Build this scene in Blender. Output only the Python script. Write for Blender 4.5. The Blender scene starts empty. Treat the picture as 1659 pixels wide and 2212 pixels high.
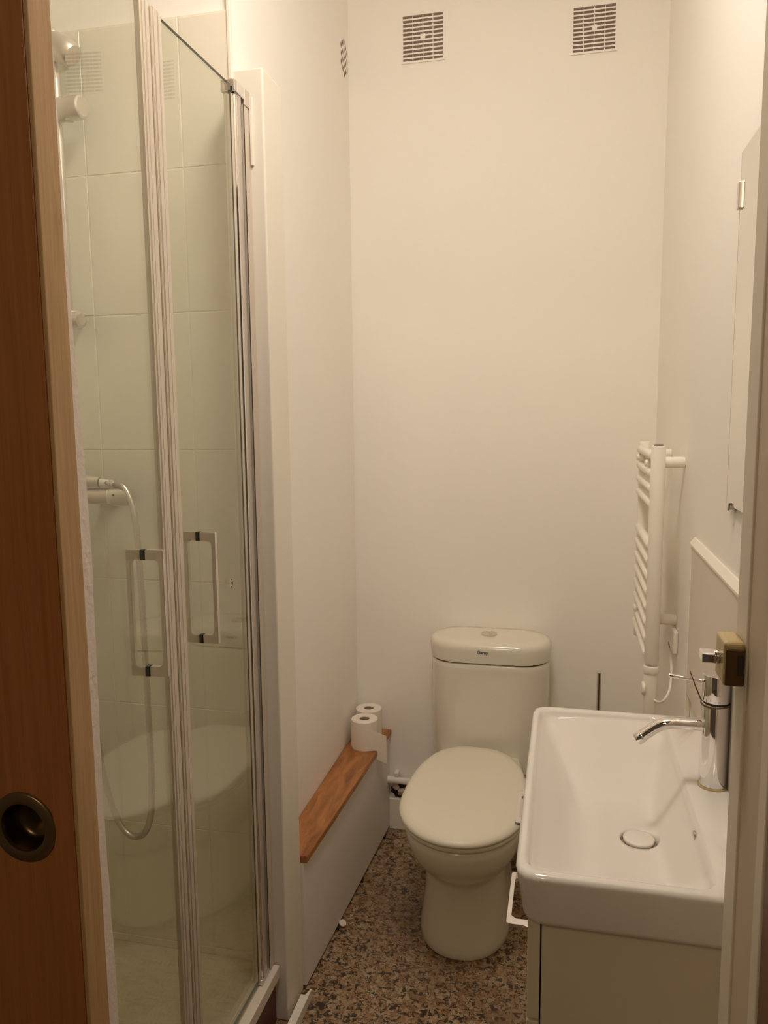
import bpy, bmesh, math, random
from mathutils import Vector, Matrix, noise
random.seed(7)
C = bpy.context.scene.collection
SC = bpy.context.scene
PI = math.pi

# ------------------------------------------------------------------ camera, exposure, world, lights
YAW, PITCH, ROLL, F = map(float, (13.1, 7.2, -0.57, 1690.0))
def make_camera():
    cd = bpy.data.cameras.new('camera'); co = bpy.data.objects.new('camera', cd); C.objects.link(co)
    ya, pi_, ro = map(math.radians, (YAW, PITCH, ROLL))
    f = Vector((-math.sin(ya)*math.cos(pi_), math.cos(ya)*math.cos(pi_), -math.sin(pi_)))
    r = Vector((math.cos(ya), math.sin(ya), 0)); u = r.cross(f)
    r2 = r*math.cos(ro)+u*math.sin(ro); u2 = -r*math.sin(ro)+u*math.cos(ro)
    m = Matrix((r2, u2, -f)).transposed().to_4x4(); m.translation = Vector((0, 0, 1.5))
    co.matrix_world = m
    cd.sensor_fit = 'VERTICAL'; cd.sensor_height = 32.0; cd.lens = F/2212*32.0
    cd.clip_start = 0.02; cd.clip_end = 50
    SC.camera = co
make_camera()
SC.view_settings.view_transform = 'Standard'; SC.view_settings.look = 'None'
SC.view_settings.gamma = 1.0; SC.view_settings.use_curve_mapping = False
SC.view_settings.exposure = 0.0
SC.cycles.use_denoising = True
SC.cycles.max_bounces = 12; SC.cycles.diffuse_bounces = 10; SC.cycles.glossy_bounces = 5
SC.cycles.transmission_bounces = 8; SC.cycles.transparent_max_bounces = 12
SC.cycles.caustics_reflective = False; SC.cycles.caustics_refractive = False
SC.cycles.sample_clamp_indirect = 6.0
w = bpy.data.worlds.new('dim_hall'); SC.world = w; w.use_nodes = True
w.node_tree.nodes['Background'].inputs[0].default_value = (1.0, 0.72, 0.45, 1)
w.node_tree.nodes['Background'].inputs[1].default_value = 0.05
LAMP_POS = (-0.22, 1.14, 2.862); LAMP_STRENGTH = 49.5; LAMP_COLOR = (1.0, 0.905, 0.805); LAMP_R = 0.16
HALL_POS = (-0.35, -1.3, 2.6); HALL_W = 31.0; HALL_COLOR = (1.0, 0.78, 0.52)
hl = bpy.data.lights.new('hall_fill_light', 'POINT'); hl.energy = HALL_W; hl.color = HALL_COLOR; hl.shadow_soft_size = 0.12
hlo = bpy.data.objects.new('hall_fill_light', hl); C.objects.link(hlo); hlo.location = HALL_POS  # unseen fill light, added to brighten the hall side of the door

# ------------------------------------------------------------------ materials
def mat(name, col, rough=0.5, metal=0.0, spec=0.5, coat=0.0, var=0.0, var_scale=6.0, bump=0.0, bump_scale=60.0, emit=None):
    m = bpy.data.materials.new(name); m.use_nodes = True; nt = m.node_tree; b = nt.nodes['Principled BSDF']
    b.inputs['Base Color'].default_value = (*col, 1); b.inputs['Roughness'].default_value = rough
    b.inputs['Metallic'].default_value = metal; b.inputs['Specular IOR Level'].default_value = spec
    b.inputs['Coat Weight'].default_value = coat; b.inputs['Coat Roughness'].default_value = 0.06
    tc = nt.nodes.new('ShaderNodeTexCoord')
    if var:
        n = nt.nodes.new('ShaderNodeTexNoise'); n.inputs['Scale'].default_value = var_scale; n.inputs['Detail'].default_value = 4
        nt.links.new(tc.outputs['Object'], n.inputs['Vector'])
        mx = nt.nodes.new('ShaderNodeMix'); mx.data_type = 'RGBA'
        mx.inputs[6].default_value = (*[c*(1-var) for c in col], 1); mx.inputs[7].default_value = (*[min(1, c*(1+var)) for c in col], 1)
        nt.links.new(n.outputs['Fac'], mx.inputs[0]); nt.links.new(mx.outputs[2], b.inputs['Base Color'])
    if bump:
        n = nt.nodes.new('ShaderNodeTexNoise'); n.inputs['Scale'].default_value = bump_scale; n.inputs['Detail'].default_value = 5
        nt.links.new(tc.outputs['Object'], n.inputs['Vector'])
        bp = nt.nodes.new('ShaderNodeBump'); bp.inputs['Strength'].default_value = bump; bp.inputs['Distance'].default_value = 0.002
        nt.links.new(n.outputs['Fac'], bp.inputs['Height']); nt.links.new(bp.outputs[0], b.inputs['Normal'])
    if emit:
        b.inputs['Emission Color'].default_value = (*emit[0], 1); b.inputs['Emission Strength'].default_value = emit[1]
    return m

def wood(name, c1, c2, scale=(40, 40, 2.2), rough=0.45, coat=0.0, detail_scale=3.0):
    m = bpy.data.materials.new(name); m.use_nodes = True; nt = m.node_tree; b = nt.nodes['Principled BSDF']
    tc = nt.nodes.new('ShaderNodeTexCoord'); mp = nt.nodes.new('ShaderNodeMapping'); mp.inputs['Scale'].default_value = scale
    nt.links.new(tc.outputs['Object'], mp.inputs[0])
    n = nt.nodes.new('ShaderNodeTexNoise'); n.inputs['Scale'].default_value = detail_scale; n.inputs['Detail'].default_value = 8; n.inputs['Roughness'].default_value = 0.65
    n.inputs['Distortion'].default_value = 0.6
    nt.links.new(mp.outputs[0], n.inputs['Vector'])
    r = nt.nodes.new('ShaderNodeValToRGB'); r.color_ramp.elements[0].position = 0.3; r.color_ramp.elements[1].position = 0.72
    r.color_ramp.elements[0].color = (*c1, 1); r.color_ramp.elements[1].color = (*c2, 1)
    nt.links.new(n.outputs['Fac'], r.inputs[0]); nt.links.new(r.outputs[0], b.inputs['Base Color'])
    b.inputs['Roughness'].default_value = rough; b.inputs['Coat Weight'].default_value = coat; b.inputs['Coat Roughness'].default_value = 0.25
    bp = nt.nodes.new('ShaderNodeBump'); bp.inputs['Strength'].default_value = 0.15; bp.inputs['Distance'].default_value = 0.001
    nt.links.new(n.outputs['Fac'], bp.inputs['Height']); nt.links.new(bp.outputs[0], b.inputs['Normal'])
    return m

def glass_mat():
    m = bpy.data.materials.new('clear_glass'); m.use_nodes = True; nt = m.node_tree; nt.nodes.clear()
    out = nt.nodes.new('ShaderNodeOutputMaterial'); mx = nt.nodes.new('ShaderNodeMixShader')
    tr = nt.nodes.new('ShaderNodeBsdfTransparent'); tr.inputs[0].default_value = (0.945, 0.965, 0.93, 1)
    gl = nt.nodes.new('ShaderNodeBsdfGlossy'); gl.inputs['Roughness'].default_value = 0.012; gl.inputs[0].default_value = (1, 1, 1, 1)
    fr = nt.nodes.new('ShaderNodeFresnel'); geo = nt.nodes.new('ShaderNodeNewGeometry')
    a = nt.nodes.new('ShaderNodeMath'); a.operation = 'MULTIPLY_ADD'; a.inputs[1].default_value = -2.0; a.inputs[2].default_value = 1.0
    p = nt.nodes.new('ShaderNodeMath'); p.operation = 'POWER'; p.inputs[0].default_value = 1.5
    nt.links.new(geo.outputs['Backfacing'], a.inputs[0]); nt.links.new(a.outputs[0], p.inputs[1]); nt.links.new(p.outputs[0], fr.inputs['IOR'])
    nt.links.new(fr.outputs[0], mx.inputs[0]); nt.links.new(tr.outputs[0], mx.inputs[1]); nt.links.new(gl.outputs[0], mx.inputs[2])
    nt.links.new(mx.outputs[0], out.inputs[0])
    return m

def tile_mat():
    m = bpy.data.materials.new('cream_wall_tile'); m.use_nodes = True; nt = m.node_tree; b = nt.nodes['Principled BSDF']
    tc = nt.nodes.new('ShaderNodeTexCoord'); n = nt.nodes.new('ShaderNodeTexNoise'); n.inputs['Scale'].default_value = 5
    nt.links.new(tc.outputs['Object'], n.inputs['Vector'])
    r = nt.nodes.new('ShaderNodeValToRGB'); r.color_ramp.elements[0].color = (0.77, 0.735, 0.62, 1); r.color_ramp.elements[1].color = (0.82, 0.785, 0.67, 1)
    nt.links.new(n.outputs['Fac'], r.inputs[0]); nt.links.new(r.outputs[0], b.inputs['Base Color'])
    b.inputs['Roughness'].default_value = 0.22; b.inputs['Specular IOR Level'].default_value = 0.4
    return m

def terrazzo_mat():
    m = bpy.data.materials.new('brown_terrazzo_tile'); m.use_nodes = True; nt = m.node_tree; b = nt.nodes['Principled BSDF']; L = nt.links.new
    tc = nt.nodes.new('ShaderNodeTexCoord')
    nz = nt.nodes.new('ShaderNodeTexNoise'); nz.inputs['Scale'].default_value = 75; nz.inputs['Detail'].default_value = 2
    L(tc.outputs['Object'], nz.inputs['Vector'])
    sc = nt.nodes.new('ShaderNodeVectorMath'); sc.operation = 'SCALE'; sc.inputs['Scale'].default_value = 0.022
    L(nz.outputs['Color'], sc.inputs[0])
    ad = nt.nodes.new('ShaderNodeVectorMath'); ad.operation = 'ADD'; L(tc.outputs['Object'], ad.inputs[0]); L(sc.outputs[0], ad.inputs[1])
    def thr(scale, detail, lo, hi, dist=0.0):
        n_ = nt.nodes.new('ShaderNodeTexNoise'); n_.inputs['Scale'].default_value = scale; n_.inputs['Detail'].default_value = detail
        n_.inputs['Roughness'].default_value = .6; n_.inputs['Distortion'].default_value = dist; L(ad.outputs[0], n_.inputs['Vector'])
        r_ = nt.nodes.new('ShaderNodeMapRange'); r_.inputs['From Min'].default_value = lo; r_.inputs['From Max'].default_value = hi; L(n_.outputs['Fac'], r_.inputs[0]); return r_
    v = nt.nodes.new('ShaderNodeTexVoronoi'); v.inputs['Scale'].default_value = 80; L(ad.outputs[0], v.inputs['Vector'])
    sp = nt.nodes.new('ShaderNodeSeparateColor'); L(v.outputs['Color'], sp.inputs[0])
    rb = nt.nodes.new('ShaderNodeValToRGB'); e = rb.color_ramp.elements
    e[0].color = (.23, .135, .070, 1); e[1].color = (.36, .225, .112, 1); k = e.new(.3); k.color = (.30, .17, .080, 1); k = e.new(.93); k.color = (.42, .33, .22, 1); L(sp.outputs[0], rb.inputs[0])
    e[0].position = 0; 
    def over(base_socket, fac_socket, col):
        q = nt.nodes.new('ShaderNodeMix'); q.data_type = 'RGBA'; L(fac_socket, q.inputs[0]); L(base_socket, q.inputs[6]); q.inputs[7].default_value = (*col, 1); return q
    l1 = over(rb.outputs[0], thr(105, 1.5, .60, .612, .4).outputs[0], (.125, .070, .038))
    l2 = over(l1.outputs[2], thr(62, 2.4, .552, .564, .9).outputs[0], (.036, .022, .014))
    sp2 = thr(165, 1.0, .66, .67)
    mx = over(l2.outputs[2], sp2.outputs[0], (.040, .024, .015))
    # grout lines between tiles (pattern of the floor itself)
    mp = nt.nodes.new('ShaderNodeMapping'); mp.inputs['Rotation'].default_value = (0, 0, PI/2)
    mp.inputs['Location'].default_value = (0.0, 0.107, 0); L(tc.outputs['Object'], mp.inputs[0])
    br = nt.nodes.new('ShaderNodeTexBrick'); br.offset = 0.45; br.inputs['Scale'].default_value = 1.0
    br.inputs['Mortar Size'].default_value = 0.0030; br.inputs['Mortar Smooth'].default_value = 0.6
    br.inputs['Brick Width'].default_value = 0.3; br.inputs['Row Height'].default_value = 0.2055
    L(mp.outputs[0], br.inputs['Vector'])
    gf = nt.nodes.new('ShaderNodeMath'); gf.operation = 'MULTIPLY'; gf.inputs[1].default_value = 0.75; L(br.outputs['Fac'], gf.inputs[0])
    m2 = nt.nodes.new('ShaderNodeMix'); m2.data_type = 'RGBA'; L(gf.outputs[0], m2.inputs[0]); L(mx.outputs[2], m2.inputs[6]); m2.inputs[7].default_value = (.34, .235, .14, 1)
    # faint mauve wear
    n3 = nt.nodes.new('ShaderNodeTexNoise'); n3.inputs['Scale'].default_value = 2.6; n3.inputs['Detail'].default_value = 3; L(tc.outputs['Object'], n3.inputs['Vector'])
    r3 = nt.nodes.new('ShaderNodeValToRGB'); r3.color_ramp.elements[0].position = .42; r3.color_ramp.elements[1].position = .68
    r3.color_ramp.elements[0].color = (0, 0, 0, 1); r3.color_ramp.elements[1].color = (.55, .55, .55, 1); L(n3.outputs['Fac'], r3.inputs[0])
    m3 = nt.nodes.new('ShaderNodeMix'); m3.data_type = 'RGBA'; L(r3.outputs[0], m3.inputs[0]); L(m2.outputs[2], m3.inputs[6]); m3.inputs[7].default_value = (.155, .095, .062, 1)
    L(m3.outputs[2], b.inputs['Base Color']); b.inputs['Roughness'].default_value = 0.42
    return m

M = {
 'paint': mat('off_white_wall_paint', (.895, .87, .82), .75, spec=.25, var=.015, var_scale=3, bump=.12, bump_scale=90),
 'paint2': mat('white_ceiling_paint', (.87, .85, .81), .8, spec=.2, bump=.1),
 'post': mat('cream_gloss_paint', (.82, .78, .69), .45, spec=.35, bump=.05, bump_scale=30),
 'box': mat('white_board_panel', (.84, .80, .76), .6, spec=.3, var=.03, var_scale=5, bump=.05),
 'plaster': mat('rough_white_plaster', (.82, .74, .66), .85, bump=.6, bump_scale=120),
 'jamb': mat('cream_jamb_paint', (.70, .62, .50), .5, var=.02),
 'recess': mat('shaded_jamb_paint', (.56, .46, .33), .6, var=.04),
 'casing': wood('dark_brown_casing_wood', (.15, .065, .035), (.19, .085, .045)),
 'hallwall': mat('hall_wall_paint', (.55, .46, .36), .8),
 'ceramic': mat('white_glazed_ceramic', (.765, .735, .685), .12, spec=.5, coat=.3, var=.008),
 'toilet': mat('warm_white_sanitary_ceramic', (.74, .71, .62), .16, spec=.5, coat=.25, var=.01),
 'seat': mat('warm_white_seat_plastic', (.76, .72, .61), .3, spec=.4, var=.01),
 'chrome': mat('polished_chrome', (.83, .81, .82), .07, metal=1.0, var=.02),
 'satin': mat('satin_aluminium', (.72, .66, .61), .30, metal=.8, var=.03, var_scale=20),
 'alu': mat('light_aluminium_profile', (.66, .59, .50), .42, metal=.25, var=.02),
 'seal': mat('clear_plastic_seal', (.62, .55, .44), .3, spec=.5, var=.03),
 'black': mat('black_rubber', (.015, .013, .012), .5, var=.2),
 'dark': mat('dark_gap', (.035, .024, .016), .9, var=.3),
 'ventdark': mat('dark_vent_cavity', (.20, .145, .12), .9, var=.3, var_scale=40),
 'radiator': mat('white_radiator_enamel', (.86, .82, .75), .35, spec=.45, var=.01),
 'plastic': mat('white_plastic', (.84, .80, .73), .4, var=.01),
 'cab': mat('cream_cabinet_lacquer', (.66, .60, .47), .45, spec=.35, var=.01),
 'panel': mat('splashback_panel', (.70, .62, .55), .35, var=.015),
 'panelw': mat('white_edge_trim', (.83, .79, .70), .4, var=.01),
 'paper': mat('toilet_tissue', (.86, .80, .72), .95, spec=.05, bump=.5, bump_scale=260),
 'core': mat('cardboard_core', (.40, .31, .25), .9, bump=.2),
 'redpanel': wood('dark_red_brown_panel', (.085, .022, .010), (.13, .035, .016), scale=(20, 8, 20)),
 'ledge': wood('varnished_pine_board', (.20, .065, .016), (.56, .24, .075), scale=(16, 3.0, 16), rough=.42, coat=.15, detail_scale=2.4),
 'door': wood('brown_veneer_door', (.36, .13, .033), (.50, .195, .056), scale=(60, 60, 1.6), rough=.42, coat=.1),
 'dooredge': wood('light_oak_lipping', (.46, .265, .11), (.62, .40, .19), scale=(70, 70, 2.4), rough=.55),
 'bronze': mat('antique_bronze', (.26, .18, .095), .34, metal=.85, var=.12, var_scale=18),
 'cupbronze': mat('shade_dark_bronze', (.12, .075, .04), .3, metal=.9, var=.3, var_scale=40),
 'brass': mat('cream_brass_lacquer', (.52, .40, .20), .35, metal=.25, var=.05),
 'lockdark': mat('dark_brass_shade', (.10, .055, .022), .4, metal=.5, var=.1),
 'tray': mat('shower_tray_acrylic', (.62, .545, .41), .32, spec=.4, var=.05, var_scale=5),
 'trayedge': mat('pale_tray_edge', (.76, .68, .58), .35, var=.01),
 'greenedge': mat('dark_green_glass_edge', (.02, .032, .02), .2, var=.1),
 'ink': mat('dark_blue_ink', (.02, .022, .07), .5, var=.05),
 'zip': mat('brown_plastic_tie', (.10, .05, .02), .4, var=.05),
 'sticker': mat('white_sticker', (.80, .74, .62), .5, var=.01),
 'stickerink': mat('brown_sticker_print', (.07, .04, .012), .5, var=.05),
 'rubble': mat('broken_plaster', (.58, .50, .43), .95, bump=1.0, bump_scale=50, var=.2),
 'mirror': mat('silvered_mirror', (.86, .86, .83), .015, metal=1.0, var=.005),
 'drainrim': mat('drain_chrome_ring', (.55, .47, .37), .18, metal=.9, var=.05),
 'glass': glass_mat(), 'tile': tile_mat(), 'floor': terrazzo_mat(),
 'grout': mat('cream_grout', (.78, .745, .63), .8, var=.03, bump=.2),
 'lampglow': mat('lit_opal_glass', (.9, .85, .75), .3, emit=(LAMP_COLOR, LAMP_STRENGTH)),
}

# ------------------------------------------------------------------ mesh helpers
def obj(name, bm, m, parent=None, smooth=False, angle=None, mods=None):
    me = bpy.data.meshes.new(name); bm.normal_update(); bm.to_mesh(me); bm.free()
    for k in (m if isinstance(m, (list, tuple)) else [m]):
        me.materials.append(M[k] if isinstance(k, str) else k)
    if smooth:
        for p in me.polygons: p.use_smooth = True
        if angle is not None:
            b2 = bmesh.new(); b2.from_mesh(me)
            for e in b2.edges:
                if len(e.link_faces) == 2 and e.calc_face_angle(0) > math.radians(angle): e.smooth = False
            b2.to_mesh(me); b2.free()
    o = bpy.data.objects.new(name, me); C.objects.link(o)
    if parent: o.parent = parent; o.matrix_parent_inverse = Matrix.Translation(-Vector(parent.location))
    return o
def empty(name, loc, label, cat, group=None):
    o = bpy.data.objects.new(name, None); C.objects.link(o); o.location = loc; o.empty_display_size = 0.05
    o['label'] = label; o['category'] = cat
    if group: o['group'] = group
    return o
def tag(o, label, cat, group=None):
    o['label'] = label; o['category'] = cat
    if group: o['group'] = group
    return o
def struct(o): o['kind'] = 'structure'; return o
def box(bm, x0, x1, y0, y1, z0, z1, bev=0.0, seg=2, mi=0):
    vs = [bm.verts.new((x, y, z)) for x in (x0, x1) for y in (y0, y1) for z in (z0, z1)]
    q = [(0, 1, 3, 2), (4, 6, 7, 5), (0, 4, 5, 1), (2, 3, 7, 6), (0, 2, 6, 4), (1, 5, 7, 3)]
    fs = [bm.faces.new([vs[i] for i in k]) for k in q]
    for f in fs: f.material_index = mi
    if bev > 0:
        es = list({e for f in fs for e in f.edges})
        bmesh.ops.bevel(bm, geom=es, offset=bev, segments=seg, affect='EDGES', profile=0.5)
    return bm
def bx(*a, **k): return box(bmesh.new(), *a, **k)
def prism(bm, pts, a0, a1, axis='Z', mi=0):
    def v(p, a):
        return {'Z': (p[0], p[1], a), 'Y': (p[0], a, p[1]), 'X': (a, p[0], p[1])}[axis]
    A = [bm.verts.new(v(p, a0)) for p in pts]; B = [bm.verts.new(v(p, a1)) for p in pts]; n = len(pts)
    fs = [bm.faces.new(A[::-1]), bm.faces.new(B)] + [bm.faces.new((A[i], A[(i+1) % n], B[(i+1) % n], B[i])) for i in range(n)]
    for f in fs: f.material_index = mi
    bmesh.ops.recalc_face_normals(bm, faces=fs)
    return bm
def ringfill(bm, rings, cap0=True, cap1=True, closed=False):
    R = [[bm.verts.new(p) for p in r] for r in rings]; n = len(R[0]); fs = []
    for a, b in zip(R, R[1:] + ([R[0]] if closed else [])):
        for i in range(n): fs.append(bm.faces.new((a[i], a[(i+1) % n], b[(i+1) % n], b[i])))
    if not closed:
        if cap0: fs.append(bm.faces.new(R[0][::-1]))
        if cap1: fs.append(bm.faces.new(R[-1]))
    bmesh.ops.recalc_face_normals(bm, faces=fs)
    return bm
def tube(bm, pts, r, n=16, cap=True):
    pts = [Vector(p) for p in pts]; rs = r if isinstance(r, (list, tuple)) else [r]*len(pts); rings = []
    t0 = (pts[1]-pts[0]).normalized(); ref = Vector((0, 0, 1)) if abs(t0.z) < .9 else Vector((1, 0, 0))
    nrm = (ref - t0*ref.dot(t0)).normalized()
    for i, p in enumerate(pts):
        t = (pts[min(i+1, len(pts)-1)]-pts[max(i-1, 0)]).normalized()
        nrm = (nrm - t*nrm.dot(t)).normalized(); b = t.cross(nrm)
        rings.append([p + (nrm*math.cos(2*PI*k/n)+b*math.sin(2*PI*k/n))*rs[i] for k in range(n)])
    return ringfill(bm, rings, cap, cap)
def cyl(bm, p0, p1, r, n=24, bev=0.0):
    p0, p1 = Vector(p0), Vector(p1); d = (p1-p0).normalized()
    if bev: return tube(bm, [p0, p0+d*1e-5, p0+d*bev*.3, p0+d*bev, p1-d*bev, p1-d*bev*.3, p1-d*1e-5, p1], [r-bev, r-bev, r-bev*.3, r, r, r-bev*.3, r-bev, r-bev], n)
    return tube(bm, [p0, p1], r, n)
def smooth_path(pts, n=8):
    P = [Vector(p) for p in pts]; out = []
    for i in range(len(P)-1):
        p0 = P[max(i-1, 0)]; p1 = P[i]; p2 = P[i+1]; p3 = P[min(i+2, len(P)-1)]
        for k in range(n):
            t = k/n
            out.append(.5*((2*p1)+(p2-p0)*t+(2*p0-5*p1+4*p2-p3)*t*t+(3*p1-p0-3*p2+p3)*t**3))
    out.append(P[-1]); return out
def rrect(cx, cy, hx, hy, r, z, n=12, oc=None):
    pts = []
    for (sx, sy, a0) in ((1, 1, 0), (-1, 1, 90), (-1, -1, 180), (1, -1, 270)):
        for k in range(n+1):
            a = math.radians(a0+90*k/n)
            pts.append((cx+sx*(hx-r)+r*math.cos(a), cy+sy*(hy-r)+r*math.sin(a), z))
    return pts
def lathe(bm, prof, c, n=48, axis='Z'):
    rings = []
    for r, h in prof:
        ring = []
        for k in range(n):
            a = 2*PI*k/n; u, v = max(r, 1e-5)*math.cos(a), max(r, 1e-5)*math.sin(a)
            ring.append({'Z': (c[0]+u, c[1]+v, c[2]+h), 'X': (c[0]+h, c[1]+u, c[2]+v), 'Y': (c[0]+u, c[1]+h, c[2]+v)}[axis])
        rings.append(ring)
    return ringfill(bm, rings)

# ------------------------------------------------------------------ room shell
XL, XR, YB, YS = -0.716, 0.279, 2.63, 1.67
CEIL = 2.90
struct(obj('floor', bx(-1.7, 1.2, -2.2, 2.8, -0.06, 0), 'floor'))
struct(obj('ceiling', bx(-1.7, .45, .66, 2.8, CEIL, CEIL+.06), 'paint2'))
struct(obj('wall_back', bx(XL-.02, XR+.1, YB, YB+.1, 0, CEIL), 'paint'))
struct(obj('wall_right', bx(XR, XR+.12, .765, YB, 0, CEIL), 'paint'))
struct(obj('wall_left', bx(XL-.10, XL, YS+.02, YB, 0, CEIL, bev=.002), 'paint'))
# shower walls
struct(obj('wall_shower_side', bx(-1.58, -1.5, .77, YS+.02, 0, CEIL), 'tile'))
struct(obj('wall_shower_back', bx(-1.58, XL, YS+.004, YS+.02, 0, CEIL), 'paint'))
tl = empty('shower_wall_tiles', (-1.1, YS+.004, .15), 'cream wall tiles covering the back wall of the shower', 'tiles')
bm = bmesh.new()
box(bm, -1.5, XL-.002, YS-.0021, YS+.004, .10, 2.356)
obj('grout_bed', bm, 'grout', tl)
bm = bmesh.new()
zt = [2.353-.3115*k for k in range(8)]
for k in range(8):
    z1 = zt[k]; z0 = z1-.3093 if k < 7 else .10
    x1 = XL-.004; seam = -.836
    xs = [(seam+.0010, x1)] + [(seam-.24*(j+1)+.0010, seam-.24*j-.0010) for j in range(2)] + [(-1.5, seam-.24*2-.0010)]
    for a, b in xs: box(bm, a, b, YS-.003, YS+.002, max(z0, .10), z1, bev=.0012, seg=1)
obj('tile', bm, 'tile', tl)
tl['kind'] = 'structure'
struct(obj('trim_1', bx(XL-.006, XL+.003, YS-.006, YS+.004, 2.215, 2.898, bev=.002), 'panelw'))   # corner bead above the post

# front wall (between bathroom and hall) with the doorway
LJ = -.522
def ragged(bm, x, y0, y1, z1):
    # opening edge of the plastered wall, a little uneven
    n = 90; rings = []
    for k in range(n+1):
        z = z1*k/n
        wob = .006*noise.noise(Vector((3.1, 0, z*3.3))) + .0025*noise.noise(Vector((9.1, 0, z*24)))*(1 if .9 < z < 1.6 else .35)
        e = .016*max(0, min(1, (z-1.35)/.6)) 
        rings.append([(x-.9, y0, z), (x, y0, z), (x+.0, y1-e+wob, z), (x-.9, y1-e+wob, z)])
    return ringfill(bm, rings)
struct(obj('wall_front', ragged(bmesh.new(), LJ, .692, .775, CEIL), 'plaster'))
struct(obj('wall_front', bx(LJ-.9, 1.2, .63, .765, 2.22, CEIL), 'hallwall'))
struct(obj('wall_hall', bx(.215, 1.2, .575, .765, 0, 2.22), 'hallwall'))
# right jamb: two lips with a recess between them
JX = .158
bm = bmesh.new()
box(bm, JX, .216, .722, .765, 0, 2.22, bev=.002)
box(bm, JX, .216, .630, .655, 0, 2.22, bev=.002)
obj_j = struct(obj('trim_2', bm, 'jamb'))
struct(obj('trim_3', bx(JX+.002, .216, .655, .722, 0, 2.22), 'recess'))  # darker colour paints in the shade between the two lips
struct(obj('trim_4', bx(JX+.001, .262, .565, .630, 0, 2.22, bev=.003), 'casing'))

# sliding door (hall side), partly open
DX, DY0, DY1 = -.469, .650, .683
d = struct(obj('door_1', bx(DX-.80, DX-.004, DY0, DY1, .008, 2.16, bev=.001), 'door'))
cut = obj('cutter', lathe(bmesh.new(), [(0, -.01), (.0262, -.01), (.0262, .0262), (0, .0262)], (-.532, DY0, 1.084), 56, 'Y'), 'door')
md = d.modifiers.new('cut', 'BOOLEAN'); md.object = cut; md.solver = 'EXACT'; bpy.context.view_layer.update()
nm = bpy.data.meshes.new_from_object(d.evaluated_get(bpy.context.evaluated_depsgraph_get())); d.modifiers.clear(); d.data = nm; bpy.data.objects.remove(cut)
obj('door_edge', bx(DX-.0045, DX, DY0-.0004, DY1+.0002, .008, 2.16, bev=.0012), 'dooredge', d)
obj('stile', bx(DX-.0285, DX-.0045, DY0-.0012, DY0+.002, .008, 2.16, bev=.0008), 'door', d)
px_, pz_ = -.532, 1.084
bm = bmesh.new()
ringfill(bm, [[(px_+r*math.cos(2*PI*k/56), DY0+h, pz_+r*math.sin(2*PI*k/56)) for k in range(56)] for r, h in [(.0375, 0), (.0375, -.0012), (.0362, -.0026), (.0275, -.0030), (.0256, -.0024), (.0250, .001), (.0250, .002)]], cap0=False, cap1=False)
fp = obj('flush_pull', bm, 'bronze', d, smooth=True, angle=50)
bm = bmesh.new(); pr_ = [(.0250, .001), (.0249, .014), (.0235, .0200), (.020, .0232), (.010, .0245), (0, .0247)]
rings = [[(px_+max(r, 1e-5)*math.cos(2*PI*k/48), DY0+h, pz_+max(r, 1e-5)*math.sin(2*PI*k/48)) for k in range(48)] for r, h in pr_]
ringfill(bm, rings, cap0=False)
obj('cup', bm, 'cupbronze', fp, smooth=True, angle=60)  # bronze coloured darker here so the cup reads as a shaded recess

# post at the end of the shower partition
struct(obj('trim_5', bx(XL-.004, -.645, YS, YS+.115, .0, 2.235, bev=.004, seg=3), 'post'))
struct(obj('baseboard_left', prism(bmesh.new(), [(-.6345, .78), (-.6225, .78), (-.6135, 1.757), (-.6165, 1.757), (-.6235, 1.735), (-.6345, 1.735)], 0.0, .026), 'panelw'))

# ------------------------------------------------------------------ boxed-in ledge along the left wall
pb = empty('pipe_box', (-.66, 2.2, 0), 'white boxed-in ledge with varnished wood top along the left wall', 'ledge')
xn, xf = -.6375, -.600
prism_pts = [(XL+.001, YS+.117), (xn, YS+.117), (xf, YB-.001), (XL+.001, YB-.001)]
obj('side_panel', prism(bmesh.new(), prism_pts, .009, .352), 'box', pb)
bm = prism(bmesh.new(), [(XL+.001, YS+.117), (xn+.010, YS+.117), (xf+.008, YB-.001), (XL+.001, YB-.001)], .353, .371)
bmesh.ops.bevel(bm, geom=bm.edges[:], offset=.0015, segments=2, affect='EDGES')
obj('wood_top', bm, 'ledge', pb)
bm = bmesh.new(); box(bm, XL+.002, -.66, YS+.12, YB-.003, 0, .010)
obj('gap_shade_strip', bm, 'dark', pb)  # dark strip painted in for the shade beneath the side panel
for y in (2.04, 2.28, 2.55):
    x = xn+(xf-xn)*(y-1.787)/(YB-1.787)
    obj('packing_wedge', prism(bmesh.new(), [(x-.03, y-.012), (x+.006, y-.010), (x+.004, y+.010), (x-.03, y+.012)], 0.0, .008), 'black', pb)
bm = bmesh.new()
bmesh.ops.create_icosphere(bm, subdivisions=3, radius=.011)
for v in bm.verts:
    v.co *= 1+.45*noise.noise(v.co*90); v.co.z *= .75; v.co += Vector((-.6155, 2.052, .009))
tag(obj('plaster_crumb', bm, 'plaster', smooth=True), 'small white crumb of plaster on the floor against the boxed ledge', 'debris')

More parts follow.
